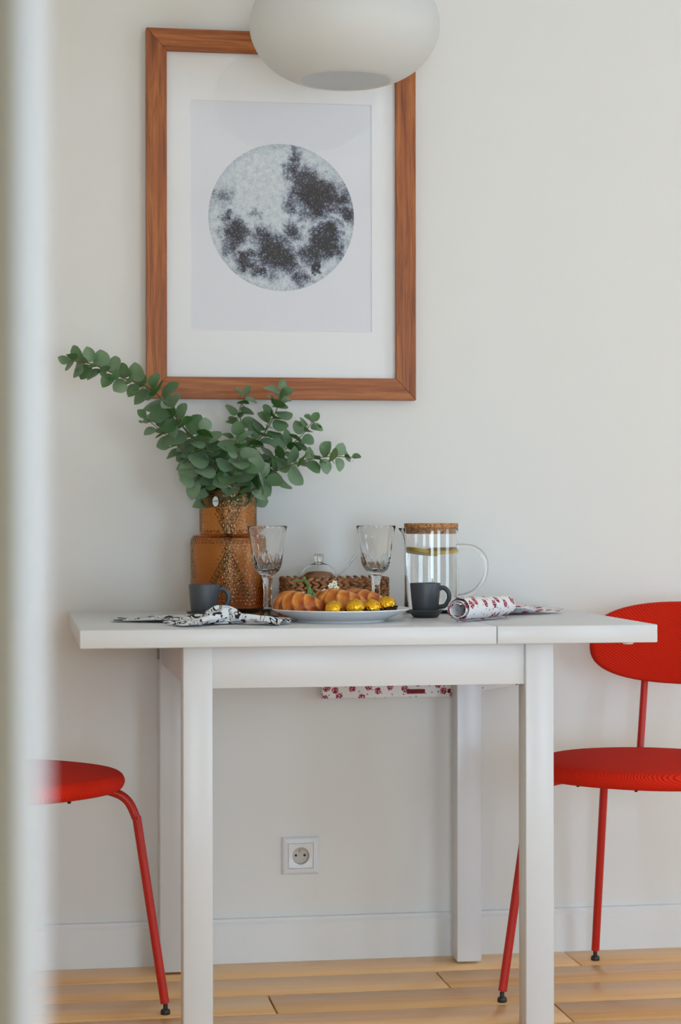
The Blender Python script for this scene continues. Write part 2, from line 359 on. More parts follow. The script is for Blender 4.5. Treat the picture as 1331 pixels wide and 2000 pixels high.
r = ramp(N, [(0.0, srgb(220, 226, 230)), (0.22, srgb(188, 198, 208)), (0.5, srgb(120, 128, 146)), (0.78, srgb(62, 64, 80)), (1.0, srgb(34, 34, 42))]); L.new(s, r.inputs[0])
mx = node(N, 'ShaderNodeMix', data_type='RGBA'); L.new(mathn(N, L, 'LESS_THAN', ln.outputs['Value'], 1.0), mx.inputs[0]); mx.inputs[6].default_value = (*srgb(232, 233, 240), 1); L.new(r.outputs[0], mx.inputs[7]); L.new(mx.outputs[2], b.inputs['Base Color'])

# ------------------------------------------------------------------ the room
struct(obj('wall_back', box(LX, RX, 0.0, 0.12, 0, CZ), 'wall_paint'))
struct(obj('wall_left', box(LX - 0.12, LX, FY, 0.0, 0, CZ), 'cream_paint'))
y0, y1, z0, z1 = WIN_R
struct(obj('wall_right', mesh(*join([boxvf(RX, RX + 0.1, FY, y0, 0, CZ), boxvf(RX, RX + 0.1, y1, 0.0, 0, CZ), boxvf(RX, RX + 0.1, y0, y1, 0, z0), boxvf(RX, RX + 0.1, y0, y1, z1, CZ)]), smooth=False), 'wall_paint'))
x0, x1, q0, q1 = WIN_F
g0, g1, p0, p1 = FILL_G
struct(obj('wall_front', mesh(*join([boxvf(LX, g0, FY - 0.1, FY, 0, CZ), boxvf(g0, g1, FY - 0.1, FY, 0, p0), boxvf(g0, g1, FY - 0.1, FY, p1, CZ), boxvf(g1, x0, FY - 0.1, FY, 0, CZ), boxvf(x1, RX, FY - 0.1, FY, 0, CZ), boxvf(x0, x1, FY - 0.1, FY, 0, q0), boxvf(x0, x1, FY - 0.1, FY, q1, CZ)]), smooth=False), 'wall_paint'))
struct(obj('ceiling', box(LX, RX, FY, 0.0, CZ, CZ + 0.1), 'ceiling_paint'))
w1 = struct(obj('window_1', mesh(*join([boxvf(RX + .02, RX + .08, y0, y0 + .06, z0, z1), boxvf(RX + .02, RX + .08, y1 - .06, y1, z0, z1), boxvf(RX + .02, RX + .08, y0, y1, z0, z0 + .06), boxvf(RX + .02, RX + .08, y0, y1, z1 - .06, z1), boxvf(RX + .02, RX + .08, (y0 + y1) / 2 - .045, (y0 + y1) / 2 + .045, z0, z1)]), smooth=False), 'window_frame'))
w2 = struct(obj('window_2', mesh(*join([boxvf(x0, x0 + .06, FY - .08, FY - .02, q0, q1), boxvf(x1 - .06, x1, FY - .08, FY - .02, q0, q1), boxvf(x0, x1, FY - .08, FY - .02, q0, q0 + .06), boxvf(x0, x1, FY - .08, FY - .02, q1 - .06, q1), boxvf((x0 + x1) / 2 - .045, (x0 + x1) / 2 + .045, FY - .08, FY - .02, q0, q1)]), smooth=False), 'window_frame'))
w3 = struct(obj('fill_opening_frame', mesh(*join([boxvf(g0, g0 + .06, FY - .08, FY - .02, p0, p1), boxvf(g1 - .06, g1, FY - .08, FY - .02, p0, p1), boxvf(g0, g1, FY - .08, FY - .02, p0, p0 + .06), boxvf(g0, g1, FY - .08, FY - .02, p1 - .06, p1), boxvf((g0 + g1) / 2 - .045, (g0 + g1) / 2 + .045, FY - .08, FY - .02, p0, p1)]), smooth=False), 'window_frame'))  # unseen frame added round the fill lamp's opening
# skirting board: a flat board with a chamfered lip along its top
pr = [(0, 0), (-.016, 0), (-.016, .082), (-.012, .089), (-.012, .095), (0, .095)]
V = [(x, y, z) for x in (LX, RX) for (y, z) in pr]; n = len(pr)
struct(obj('baseboard_back', mesh(V, [(i, (i + 1) % n, n + (i + 1) % n, n + i) for i in range(n)] + [tuple(range(n - 1, -1, -1)), tuple(range(n, 2 * n))], smooth=False), 'trim_white'))
# floor with its oak planks
fl = struct(obj('floor', box(LX, RX, FY, 0.0, -0.08, -0.014), 'floor_base'))
PWID = 0.1555; shared = {}
first = {0: 0.728, 1: 0.407, 2: 0.029, 3: 0.580}
row = 0; yy = -0.004
while yy - 0.0001 > FY:
    ya = max(yy - PWID, FY)
    xj = first.get(row, random.uniform(-1.0, 1.2)); ln_ = 1.42
    xs = [xj]
    while xs[0] > LX: xs.insert(0, xs[0] - ln_)
    while xs[-1] < RX: xs.append(xs[-1] + ln_)
    for a, c in zip(xs[:-1], xs[1:]):
        a, c = max(a, LX), min(c, RX)
        if c - a < 0.02: continue
        g = 0.0019
        key = (round(c - a, 3), round(yy - ya, 3))
        if key not in shared:
            hw, hd = (c - a) / 2 - g, (yy - ya) / 2 - g * 0.6
            shared[key] = box(-hw, hw, -hd, hd, -0.0138, 0.0, 0.0011, 1)
        obj('plank', shared[key], 'oak_floor', fl, ((a + c) / 2, (yy + ya) / 2, 0.0))
    yy = ya; row += 1

# out-of-focus door near the camera, lit edge and shaded face painted in
d1 = struct(obj('door_1', box(-0.62, 0.0, 0.0, 0.0075, 0.008, 2.08, 0.0008, 1), 'door_shaded_face', loc=(-0.4757, -3.74, 0), rot=(0, 0, math.radians(-58))))
obj('lit_edge_strip', box(-0.0005, 0.0010, 0.0, 0.0075, 0.008, 2.08, 0.0008, 2), 'door_lit_edge', d1)

# ------------------------------------------------------------------ table
H = 0.763
tb = thing('dining_table', 'white lacquered square-legged dining table with pulled-out leaf', 'table', (0.17, -0.375, 0))
ox, oy = 0.17, -0.375
def tbox(name, x0, x1, y0, y1, z0, z1, bev=0.002, m='lacquer_white', parent=tb):
    return obj(name, box(x0 - ox, x1 - ox, y0 - oy, y1 - oy, z0, z1, bev), m, parent)
tbox('tabletop', -0.3605, 0.4035, -0.7335, -0.030, H - 0.0335, H)
tbox('extension_leaf', 0.4050, 0.712, -0.7335, -0.030, H - 0.0335, H)
for xa in (-0.1735, 0.4665):
    for ya in (-0.700, -0.102):
        tbox('leg', xa, xa + 0.0545, ya, ya + 0.0545, 0.004, H - 0.0335, 0.0025)
zt = H - 0.0335
tbox('apron', -0.119, 0.4665, -0.693, -0.673, 0.652, zt, 0.001)
tbox('apron', -0.119, 0.4665, -0.075, -0.055, 0.652, zt, 0.001)
tbox('apron', -0.166, -0.146, -0.6455, -0.102, 0.652, zt, 0.001)
tbox('apron', 0.494, 0.514, -0.6455, -0.102, 0.652, zt, 0.001)
o = tbox('corner_bracket', -0.1770, -0.1735, -0.098, -0.075, 0.664, zt, 0.0005, 'grey_plastic'); o['label'] = 'small grey bracket at the top of a rear leg'
o = obj('stopper', lathe([(0.0085, -0.0055), (0.0100, -0.0045), (0.0100, 0.0)], 20), 'plastic_white', tb, (0.668 - ox, -0.69 - oy, H - 0.0335)); o['label'] = 'small round white stopper under the leaf'

# ------------------------------------------------------------------ chairs
def superell(a, bb, e, n):
    P = []
    for i in range(n):
        t = 2 * PI * i / n; c, s = math.cos(t), math.sin(t)
        P.append((a * math.copysign(abs(c) ** (2 / e), c), bb * math.copysign(abs(s) ** (2 / e), s)))
    return P
def cushion(a, bb, e, t, n=56, crown=0.010, under=0.006):
    """padded slab: outline a x bb, thickness t, round rim"""
    rings = []
    for k in range(13):
        ph = -PI / 2 + PI * k / 12
        rings.append((1 - (1 - math.cos(ph)) * t * 0.5 / a * 1.0, math.sin(ph) * t * 0.5))
    lv = [(0.0, -t / 2 - under), (0.5, -t / 2 - under * 0.8), (0.85, -t / 2 - under * 0.2)] + rings + [(0.85, t / 2 + crown * 0.3), (0.6, t / 2 + crown * 0.75), (0.3, t / 2 + crown * 0.97), (0.0, t / 2 + crown)]
    out = superell(a, bb, e, n); V, F = [], []
    for s_, z in lv:
        for (x, y) in out: V.append(Vector((x * max(s_, 0.001), y * max(s_, 0.001), z)))
    for j in range(len(lv) - 1):
        for i in range(n):
            k = (i + 1) % n; F.append((j * n + i, j * n + k, (j + 1) * n + k, (j + 1) * n + i))
    return V, F
def make_chair(label, loc, rz):
    c = thing('dining_chair', label, 'chair', loc, rz, 'red chairs at the white table')
    V, F = cushion(0.224, 0.232, 2.25, 0.036, crown=0.007)
    V = [Vector((p.x, p.y, p.z + 0.455 + 0.10 * max(0, abs(p.y) - 0.12) ** 2)) for p in V]
    st = obj('seat', mesh(V, F, angle=60), 'red_fabric', c)
    for k in range(10):
        a = 2 * PI * (k + 0.4) / 10
        obj('staple', mesh(*ellvf((0.195 * math.cos(a), 0.205 * math.sin(a), 0.435), 0.004, 0.004, 0.003, 8, 4)), 'black_rubber', st)
    # curved backrest
    V, F = cushion(0.235, 0.088, 2.7, 0.030, 64, 0.004, 0.003)
    B = []
    for p in V:          # p.x across, p.y up, p.z through; wrap round the sitter
        R = 0.40; a = p.x / R
        xx = -0.262 + R * (1 - math.cos(a)) + p.z * math.cos(a) - p.y * 0.16
        B.append(Vector((xx, (R - p.z) * math.sin(a), 0.694 + p.y)))
    obj('backrest', mesh(B, F, angle=60), 'red_fabric', c)
    for sx in (1, -1):
        for sy in (1, -1):
            d = Vector((sx, sy, 0)).normalized()
            pts = [d * 0.10 + Vector((0, 0, .440)), d * 0.17 + Vector((0, 0, .439)), d * 0.213 + Vector((0, 0, .4325)), d * 0.241 + Vector((0, 0, .416)), d * 0.258 + Vector((0, 0, .382)), d * 0.264 + Vector((0, 0, .352)), d * 0.3135 + Vector((0, 0, .022))]
            lg = obj('leg', tube(catmull(pts, 6), 0.0088, 14), 'red_metal', c)
            e = d * 0.3145
            obj('glide', mesh(*lathevf([(0.0045, 0.020), (0.0045, 0.010), (0.0082, 0.0095), (0.0096, 0.006), (0.0096, 0.0015), (0.0086, 0.0)][::-1], 18)), 'black_rubber', lg, e)
    for sy in (1, -1):
        pts = [(-0.10, sy * 0.105, .440), (-0.17, sy * 0.108, .440), (-0.202, sy * 0.110, .445), (-0.212, sy * 0.111, .48), (-0.240, sy * 0.114, .60), (-0.256, sy * 0.116, .68)]
        obj('back_post', tube(catmull(pts, 6), 0.0078, 12), 'red_metal', c)
    obj('seat_frame', mesh(*join([tubevf([(-.15, -.11, .441), (-.15, .11, .441)], .006, 8), tubevf([(.08, -.08, .441), (.08, .08, .441)], .006, 8)])), 'red_metal', c)
    return c
make_chair('red upholstered chair right of the table, backrest showing behind the leaf', (0.795, -0.426, 0), math.atan2(-0.339, -0.291))
make_chair('red upholstered chair left of the table, only seat end and one leg showing', (-0.5005, -0.418, 0), math.radians(41))

# ------------------------------------------------------------------ framed print on the wall
fc = Vector((0.099, 0, 1.6155))
pf = thing('picture_frame', 'large wood-framed print of a grey moon hanging on the wall', 'picture', fc)
ow, oh, iw, ih = 0.294, 0.397, 0.250, 0.350
def rail(corners, nm):
    # corners: outer a, outer b, inner b, inner a in (x,z); front face slightly sloped inwards
    (ax, az), (bx, bz), (cx_, cz_), (dx, dz) = corners
    yb, yo, yi = -0.002, -0.027, -0.026
    V = [(ax, yb, az), (bx, yb, bz), (cx_, yb, cz_), (dx, yb, dz), (ax, yo, az), (bx, yo, bz), (cx_, yi, cz_), (dx, yi, dz)]
    F = [(0, 1, 2, 3), (4, 7, 6, 5), (0, 4, 5, 1), (1, 5, 6, 2), (2, 6, 7, 3), (3, 7, 4, 0)]
    bm = bmesh.new(); vs = [bm.verts.new(v) for v in V]
    for q in F: bm.faces.new([vs[i] for i in q])
    bmesh.ops.recalc_face_normals(bm, faces=bm.faces)
    bmesh.ops.bevel(bm, geom=list(bm.edges), offset=0.0009, segments=1, affect='EDGES')
    me = bpy.data.meshes.new('rail'); bm.to_mesh(me); bm.free()
    return obj('frame_rail', me, nm, pf)
rail([(-ow, oh), (ow, oh), (iw, ih), (-iw, ih)], 'frame_wood_horizontal')
rail([(ow, -oh), (-ow, -oh), (-iw, -ih), (iw, -ih)], 'frame_wood_horizontal')
rail([(-ow, -oh), (-ow, oh), (-iw, ih), (-iw, -ih)], 'frame_wood_vertical')
rail([(ow, oh), (ow, -oh), (iw, -ih), (iw, ih)], 'frame_wood_vertical')
# passe-partout with a bevelled window, the print behind it, the glass in front
pw, ph = 0.1985, 0.2485
def ringvf(ax, az, bx, bz, y0, y1):
    V = [(-ax, y0, -az), (ax, y0, -az), (ax, y0, az), (-ax, y0, az), (-bx, y1, -bz), (bx, y1, -bz), (bx, y1, bz), (-bx, y1, bz)]
    return V, [(i, (i + 1) % 4, 4 + (i + 1) % 4, 4 + i) for i in range(4)]
obj('mount', mesh(*join([ringvf(iw + .004, ih + .004, pw, ph, -0.0125, -0.0125), ringvf(pw, ph, pw - .0015, ph - .0015, -0.0125, -0.0100)]), smooth=False), 'paper_white', pf)
pr_ = obj('moon_print', box(-pw, pw, -0.0005, 0.0005, -ph, ph), 'moon_print', pf, (0, -0.0098, -0.0015)); pr_['label'] = 'pale print with a grey and black moon disc'
obj('glass_pane', box(-iw - .003, iw + .003, -0.0185, -0.0165, -ih - .003, ih + .003), 'pane', pf)

# ------------------------------------------------------------------ pendant lamp
lp = thing('pendant_lamp', 'white opal glass globe pendant lamp with open bottom', 'lamp', (0.178, -0.38, 1.8345))
pro = []
for k in range(33):
    t = k / 32; a = -PI / 2 + 0.42 + t * (PI - 0.42 - 0.25)
    r_ = 0.1905 * abs(math.cos(a)) ** 0.80; z_ = 0.122 + 0.124 * math.sin(a) * (1 if a < 0 else 0.92)
    pro.append((r_, z_))
z_off = pro[0][1]; pro = [(r_, z_ - z_off) for r_, z_ in pro]
inner = [(max(r_ - 0.0035, 0.002), z_ + (0.001 if z_ < 0.1 else -0.003)) for r_, z_ in pro][::-1]
prof = pro + inner
V, F = lathevf(prof, 72, cap0=False, cap1=False)
n = 72; m_ = len(prof)
F += [((m_ - 1) * n + i, (m_ - 1) * n + (i + 1) % n, (i + 1) % n, i) for i in range(n)]
obj('shade', mesh(V, F, angle=70), 'opal_glass', lp, (0, 0, 0.0))
ztop = pro[-1][1]
obj('holder', lathe([(0.0, ztop - .06), (0.02, ztop - .06), (0.022, ztop - 0.005), (0.055, ztop - .002), (0.055, ztop + .008), (0.018, ztop + .02), (0.010, ztop + .05), (0.0, ztop + .052)], 32, cap0=False, cap1=False), 'metal', lp)
obj('cord', tube([(0, 0, ztop + .05), (0, 0, CZ - 1.8345 - .025)], 0.003, 8), 'cord_white', lp)
obj('ceiling_rose', lathe([(0.05, CZ - 1.8345 - .028), (0.052, CZ - 1.8345 - .024), (0.052, CZ - 1.8345)], 32), 'plastic_white', lp)

# ------------------------------------------------------------------ wall socket
sk = thing('wall_socket', 'white square wall socket with round recess above the skirting board', 'socket', (0.1395, 0, 0.227))
def sq_frame(ho, hi, yo_b, yo_f, yi_f, yi_b):
    return join([ringvf(ho, ho, ho, ho, yo_b, yo_f), ringvf(ho, ho, ho - .004, ho - .004, yo_f, yo_f - .004), ringvf(ho - .004, ho - .004, hi, hi, yo_f - .004, yi_f), ringvf(hi, hi, hi, hi, yi_f, yi_b)])
obj('cover_frame', mesh(*sq_frame(0.0408, 0.0275, 0, -.004, -.0105, -.004), smooth=False), 'plastic_white', sk)
n = 48; V, F = [], []
def sqpt(a, h):
    c, s_ = math.cos(a), math.sin(a); k = h / max(abs(c), abs(s_)); return c * k, s_ * k
for i in range(n):
    a = 2 * PI * i / n + PI / 4; x, z = sqpt(a, 0.0268)
    V += [(x, -.004, z), (x, -.0100, z), (.0200 * math.cos(a), -.0100, .0200 * math.sin(a)), (.0185 * math.cos(a), -.0092, .0185 * math.sin(a))]
for i in range(n):
    k = (i + 1) % n
    for j in range(3): F.append((i * 4 + j, k * 4 + j, k * 4 + j + 1, i * 4 + j + 1))
obj('insert', mesh(V, F, angle=30), 'plastic_white', sk)
V, F = [], []
for i in range(n):
    a = 2 * PI * i / n
    V += [(.0186 * math.cos(a), -.0093, .0186 * math.sin(a)), (.0178 * math.cos(a), .0, .0178 * math.sin(a))]
for i in range(n):
    k = (i + 1) % n; F.append((i * 2, k * 2, k * 2 + 1, i * 2 + 1))
F.append(tuple(i * 2 + 1 for i in range(n)))
V = [(x, y - 0.0002, z) for x, y, z in V]
cup_ = obj('recess', mesh(V, F, angle=30), 'socket_cup_shade', sk)
for x in (-.0095, .0095):
    obj('pin_hole', mesh(*[[(x + p[0], -p[2], p[1]) for p in v] if i == 0 else v for i, v in enumerate(lathevf([(.0028, .0002), (.0028, .0012), (.0022, .0014)], 16))]), 'dark_hole', cup_)
obj('earth_pin', mesh(*[[(p[0], -p[2], p[1] + .0100) for p in v] if i == 0 else v for i, v in enumerate(lathevf([(.0024, 0), (.0024, .007), (.0015, .0085)], 14))]), 'metal', cup_)
obj('screw', mesh(*[[(p[0], -p[2], p[1]) for p in v] if i == 0 else v for i, v in enumerate(lathevf([(.002, 0), (.002, .001), (.0015, .0014)], 12))]), 'metal', cup_)

# ------------------------------------------------------------------ amber vase
vc = Vector((-0.031, -0.13, H))
vs_ = thing('vase', 'amber hammered glass vase with stepped narrow neck', 'vase', vc)
def smoothprof(segs, n):
    out = []
    for (a, b_), k in zip(zip(segs[:-1], segs[1:]), n):
        for i in range(k): t = i / k; out.append((a[0] + (b_[0] - a[0]) * t, a[1] + (b_[1] - a[1]) * t))
    out.append(segs[-1]); return out
outer = smoothprof([(0.060, 0.0), (0.072, 0.002), (0.0775, 0.008), (0.0795, 0.018), (0.0795, 0.148), (0.0785, 0.156), (0.0740, 0.1625), (0.064, 0.165), (0.0600, 0.1665), (0.0605, 0.171), (0.0608, 0.258), (0.0600, 0.2655)], [2, 3, 5, 96, 6, 5, 5, 2, 3, 64, 5])
def dimple(r, z, a, j):
    if z < 0.004 or z > 0.263 or 0.158 < z < 0.170: return r
    s = 0.0088
    rw = round(z / (s * 0.87)); nn = 56 if z < 0.16 else 42
    best = 9
    for q in (rw - 1, rw, rw + 1):
        zc = q * s * 0.87; ac = a * nn / (2 * PI) + (0.5 if q % 2 else 0)
        jit = noise.noise(Vector((round(ac) * 1.7, q * 2.3, 0.5))) * 0.22
        du = (ac - round(ac) + jit) * 2 * PI * r / nn; dz = z - zc + jit * 0.003
        best = min(best, math.hypot(du, dz))
    k = max(0.0, 1 - (best / (s * 0.60)) ** 1.6)
    return r - 0.0011 * k
inn = [(r - 0.0040 - 0.0035 * max(0.0, 1 - z / 0.12) ** 1.5, z) for r, z in smoothprof([(0.0795, 0.012), (0.0795, 0.148), (0.0770, 0.156), (0.0690, 0.1605), (0.0600, 0.1635), (0.0605, 0.171), (0.0608, 0.260), (0.0608, 0.2655)], [12, 4, 4, 3, 3, 8, 2])]
prof = outer + inn[::-1] + [(0.05, 0.0085)]
no = len(outer)
V, F = lathevf(prof, 290, rfun=lambda r, z, a, j: dimple(r, z, a, j) if j < no else r)
vb = obj('glass_body', mesh(V, F, angle=70), 'amber_glass', vs_)
# round sticker on the neck
ang = math.radians(-121)
st = obj('sticker', mesh(*lathevf([(0.0095, 0), (0.0095, 0.0004)], 24)), 'label_white', vs_, (0.0612 * math.cos(ang), 0.0612 * math.sin(ang), 0.2335), (PI / 2, 0, ang + PI / 2)); st['label'] = 'small round white sticker'
st.scale = (0.72, 1.1, 1)

# ------------------------------------------------------------------ eucalyptus
def leafmesh(wd, bend, cup):
    n = 14; V = [Vector((0.5, 0, 0))]; F = []
    for k, s_ in enumerate((0.55, 1.0)):
        for i in range(n):
            a = 2 * PI * i / n
            x = 0.5 - 0.5 * math.cos(a); y = wd * math.sin(a) * (1 - 0.18 * (x - 0.35))
            if i == n // 2: x += 0.05
            x = 0.5 + (x - 0.5) * s_; y *= s_
            V.append(Vector((x, y, cup * (y / wd) ** 2 + bend * (x - 0.5) ** 2 + 0.02 * math.sin(3 * a) * s_)))
    V[0].z = -0.01
    for i in range(n):
        k = (i + 1) % n
        F += [(0, 1 + i, 1 + k), (1 + i, 1 + n + i, 1 + n + k, 1 + k)]
    V = [Vector((v.x, v.y, v.z - bend * 0.25)) for v in V]
    me = mesh(V, F, angle=None); me.materials.append(MATS['eucalyptus_leaf']); return me
LEAVES = [leafmesh(0.48, -0.25, 0.06), leafmesh(0.54, 0.2, -0.08), leafmesh(0.42, -0.4, 0.12), leafmesh(0.50, 0.1, 0.14)]
def branch(label, ctrl, s0, s1, gap, t0=0.0, rad=0.0022, seed=1, tilt=0.55):
    """ctrl: points from inside the vase to the tip; leaves in crossed pairs from fraction t0 on"""
    R = random.Random(seed)
    base = Vector(ctrl[0]); P = [p - base for p in catmull(ctrl, 10)]
    br = thing('eucalyptus_branch', label, 'branch', base, 0, 'eucalyptus branches in the amber vase')
    m_ = len(P)
    obj('stem', tube(P, [rad * (1 - 0.6 * i / (m_ - 1)) for i in range(m_)], 7), 'stem_brown', br)
    cum = [0.0]
    for a, c in zip(P[:-1], P[1:]): cum.append(cum[-1] + (c - a).length)
    Ltot = cum[-1]; s_ = t0 * Ltot; k = 0
    def put(pos, xdir, zdir, size):
        x = xdir.normalized(); z = (zdir - x * zdir.dot(x)).normalized(); y = z.cross(x)
        o = obj('leaf', LEAVES[R.randrange(4)], None, br)
        o.matrix_local = Matrix(((x.x, y.x, z.x, pos.x), (x.y, y.y, z.y, pos.y), (x.z, y.z, z.z, pos.z), (0, 0, 0, 1))) @ Matrix.Scale(size, 4)
    while s_ <= Ltot:
        i = min(range(m_), key=lambda q: abs(cum[q] - s_)); t = (P[min(i + 1, m_ - 1)] - P[max(i - 1, 0)]).normalized()
        fr = (s_ / Ltot - t0) / max(1e-6, 1 - t0); size = s0 + (s1 - s0) * fr
        side = t.cross(Vector((0, -1, 0))).normalized(); fwd = t.cross(side).normalized()
        ang = (PI / 2 if k % 2 else 0) + R.uniform(-0.5, 0.5)
        for sg in (1, -1):
            d = side * math.cos(ang) * sg + fwd * math.sin(ang) * sg
            xd = d + t * (0.35 + R.uniform(-0.2, 0.4)) + Vector((0, 0, -0.15))
            zd = Vector((R.uniform(-.5, .5), -tilt, 0.25 + R.uniform(-.5, .5))) + t * 0.5
            put(P[i] + d * 0.003, xd, zd, size * R.uniform(0.82, 1.15))
        s_ += gap * (1 - 0.35 * fr) * R.uniform(0.85, 1.15); k += 1
    put(P[-1], (P[-1] - P[-3]) + Vector((0, 0, .001)), Vector((R.uniform(-.5, .5), -.6, .5)), s1 * 0.8)
    return br
vm = Vector((-0.031, -0.13, 1.03))
def ins(dx, dy): return [vc + Vector((-dx * 0.9, -dy * 0.9, 0.018 + abs(dx) * 0.3)), vc + Vector((dx * 0.1, dy * 0.1, 0.16)), vm + Vector((dx * 0.8, dy * 0.8, 0.0))]
A = at
branch('long eucalyptus branch arching far left past the picture frame corner', ins(-.045, -.02) + [A(400, 895, -.17), A(352, 826, -.19), A(300, 764, -.20), A(240, 738, -.21), A(182, 712, -.21), A(136, 704, -.21)], 0.047, 0.030, 0.0175, 0.42, 0.0028, 11)
branch('short eucalyptus twig drooping left under the long arching branch', ins(-.04, .02) + [A(396, 930, -.16), A(350, 872, -.175), A(310, 838, -.18), A(284, 816, -.18)], 0.047, 0.028, 0.024, 0.50, 0.0018, 12)
branch('upright eucalyptus branch crossing the bottom rail of the picture frame', ins(.02, .0) + [A(485, 885, -.12), A(522, 838, -.12), A(542, 796, -.12), A(549, 762, -.12)], 0.048, 0.030, 0.0165, 0.48, 0.0024, 13)
branch('slim eucalyptus branch standing just left of the upright one', ins(.0, .03) + [A(455, 880, -.09), A(470, 830, -.085), A(468, 800, -.08), A(480, 772, -.08)], 0.044, 0.028, 0.023, 0.50, 0.002, 14)
branch('thin eucalyptus branch stretching out lowest to the right', ins(.045, -.02) + [A(535, 922, -.16), A(588, 902, -.17), A(640, 892, -.17), A(688, 893, -.17)], 0.054, 0.024, 0.022, 0.48, 0.0022, 15)
branch('eucalyptus branch rising to the right between upright and lowest ones', ins(.04, .02) + [A(520, 905, -.12), A(565, 872, -.11), A(592, 848, -.11), A(612, 822, -.11)], 0.052, 0.026, 0.019, 0.48, 0.002, 16)
branch('short dense eucalyptus branch rising just above the left vase rim', ins(-.03, -.03) + [A(420, 915, -.19), A(405, 875, -.20), A(402, 842, -.20)], 0.052, 0.034, 0.018, 0.54, 0.002, 17)
branch('short eucalyptus branch leaning forward over the vase mouth', ins(.0, -.045) + [A(455, 925, -.21), A(468, 885, -.23), A(466, 850, -.24)], 0.052, 0.036, 0.019, 0.56, 0.002, 18)
branch('eucalyptus twig hanging over the left rim of the vase', ins(-.05, -.01) + [A(398, 935, -.17), A(380, 938, -.18)], 0.046, 0.042, 0.022, 0.74, 0.0016, 19)
branch('eucalyptus twig hanging over the right rim of the vase', ins(.05, -.015) + [A(502, 930, -.18), A(520, 936, -.19)], 0.048, 0.046, 0.026, 0.78, 0.0016, 20)

# ------------------------------------------------------------------ crystal goblets
gp = smoothprof([(0.0, 0.0), (0.034, 0.0), (0.0355, 0.0015), (0.034, 0.0035), (0.018, 0.0085), (0.0095, 0.014), (0.0085, 0.020), (0.0082, 0.060), (0.0105, 0.072), (0.0120, 0.078), (0.0110, 0.0825), (0.0170, 0.0870), (0.0235, 0.0925), (0.0283, 0.1010), (0.0305, 0.112), (0.0318, 0.126), (0.0340, 0.145), (0.0370, 0.164), (0.0408, 0.1822), (0.0405, 0.1832)], [1, 1, 1, 3, 3, 2, 6, 3, 2, 2, 3, 4, 6, 8, 8, 4, 4, 4, 1])
gi = [(0.0395, 0.1832), (0.0388, 0.1818), (0.0350, 0.164), (0.0320, 0.145), (0.0297, 0.126), (0.0280, 0.112), (0.0250, 0.102), (0.0190, 0.0955), (0.010, 0.0925), (0.0, 0.0915)]
def cut(r, z, a, j):
    if j >= len(gp): return r
    if 0.012 < z < 0.080:
        q = (a * 8 / (2 * PI)) % 1.0; return r * (math.cos(PI / 8) / math.cos((q - 0.5) * 2 * PI / 8))
    if 0.086 < z < 0.134:
        t = (z - 0.086) / 0.048; u = a * 10 / (2 * PI)
        f1 = abs(((u + t * 1.0) % 1.0) - 0.5) * 2; f2 = abs(((u - t * 1.0) % 1.0) - 0.5) * 2
        g = max(0, 1 - f1 * 4.0) + max(0, 1 - f2 * 4.0)
        return r - 0.0014 * min(g, 1.2) * min(1, 5 * t, 5 * (1 - t))
    return r
gob_me = mesh(*lathevf(gp[1:] + gi[:-1], 160, lambda r, z, a, j: cut(r, z, a, j + 1)), angle=35)
gob = tag(obj('goblet', gob_me, 'clear_glass', loc=(0.031, -0.30, H)), 'cut crystal goblet in front of the amber vase', 'glass', 'crystal goblets on the table')
tag(obj('goblet', gob_me, 'clear_glass', loc=(0.2595, -0.272, H)), 'cut crystal goblet between the basket and the water jug', 'glass', 'crystal goblets on the table')

# ------------------------------------------------------------------ espresso cups and saucers
def cup(label, loc, rz):
    c = thing('espresso_cup', label, 'cup', loc, rz, 'dark espresso cups')
    prof = [(0.0, 0.0), (0.0225, 0.0), (0.0248, 0.0015), (0.0262, 0.006), (0.0285, 0.030), (0.0306, 0.0572), (0.0303, 0.0585), (0.0292, 0.0585), (0.0286, 0.0570), (0.0265, 0.030), (0.0240, 0.006), (0.020, 0.004), (0.0, 0.0035)]
    obj('body', lathe(prof[1:-1], 56, angle=50), 'dark_stoneware', c)
    pts = [(0.0278, 0, 0.0470), (0.0345, 0, 0.0495), (0.0430, 0, 0.0455), (0.0480, 0, 0.0350), (0.0460, 0, 0.0225), (0.0385, 0, 0.0130), (0.0262, 0, 0.0110)]
    obj('handle', tube(catmull(pts, 6), 0.0034, 12, 1.35), 'dark_stoneware', c)
    return c
sau = lathe([(0.0225, 0.0), (0.0245, 0.0008), (0.0335, 0.0125), (0.0355, 0.0145), (0.0350, 0.0155), (0.0335, 0.0152), (0.0275, 0.0110), (0.0250, 0.0100)], 56, angle=50)
cuL, cuR = Vector((-0.106, -0.392, H)), Vector((0.337, -0.40, H))
for c_, lab, sl, rz in ((cuL, 'dark grey espresso cup beside the amber vase', 'dark grey saucer under the cup beside the amber vase', -0.12), (cuR, 'dark grey espresso cup in front of the water jug', 'dark grey saucer under the cup in front of the jug', -0.35)):
    tag(obj('saucer', sau, 'dark_stoneware', loc=c_), sl, 'saucer', 'dark saucers')
    cup(lab, c_ + Vector((0, 0, 0.0104)), rz)

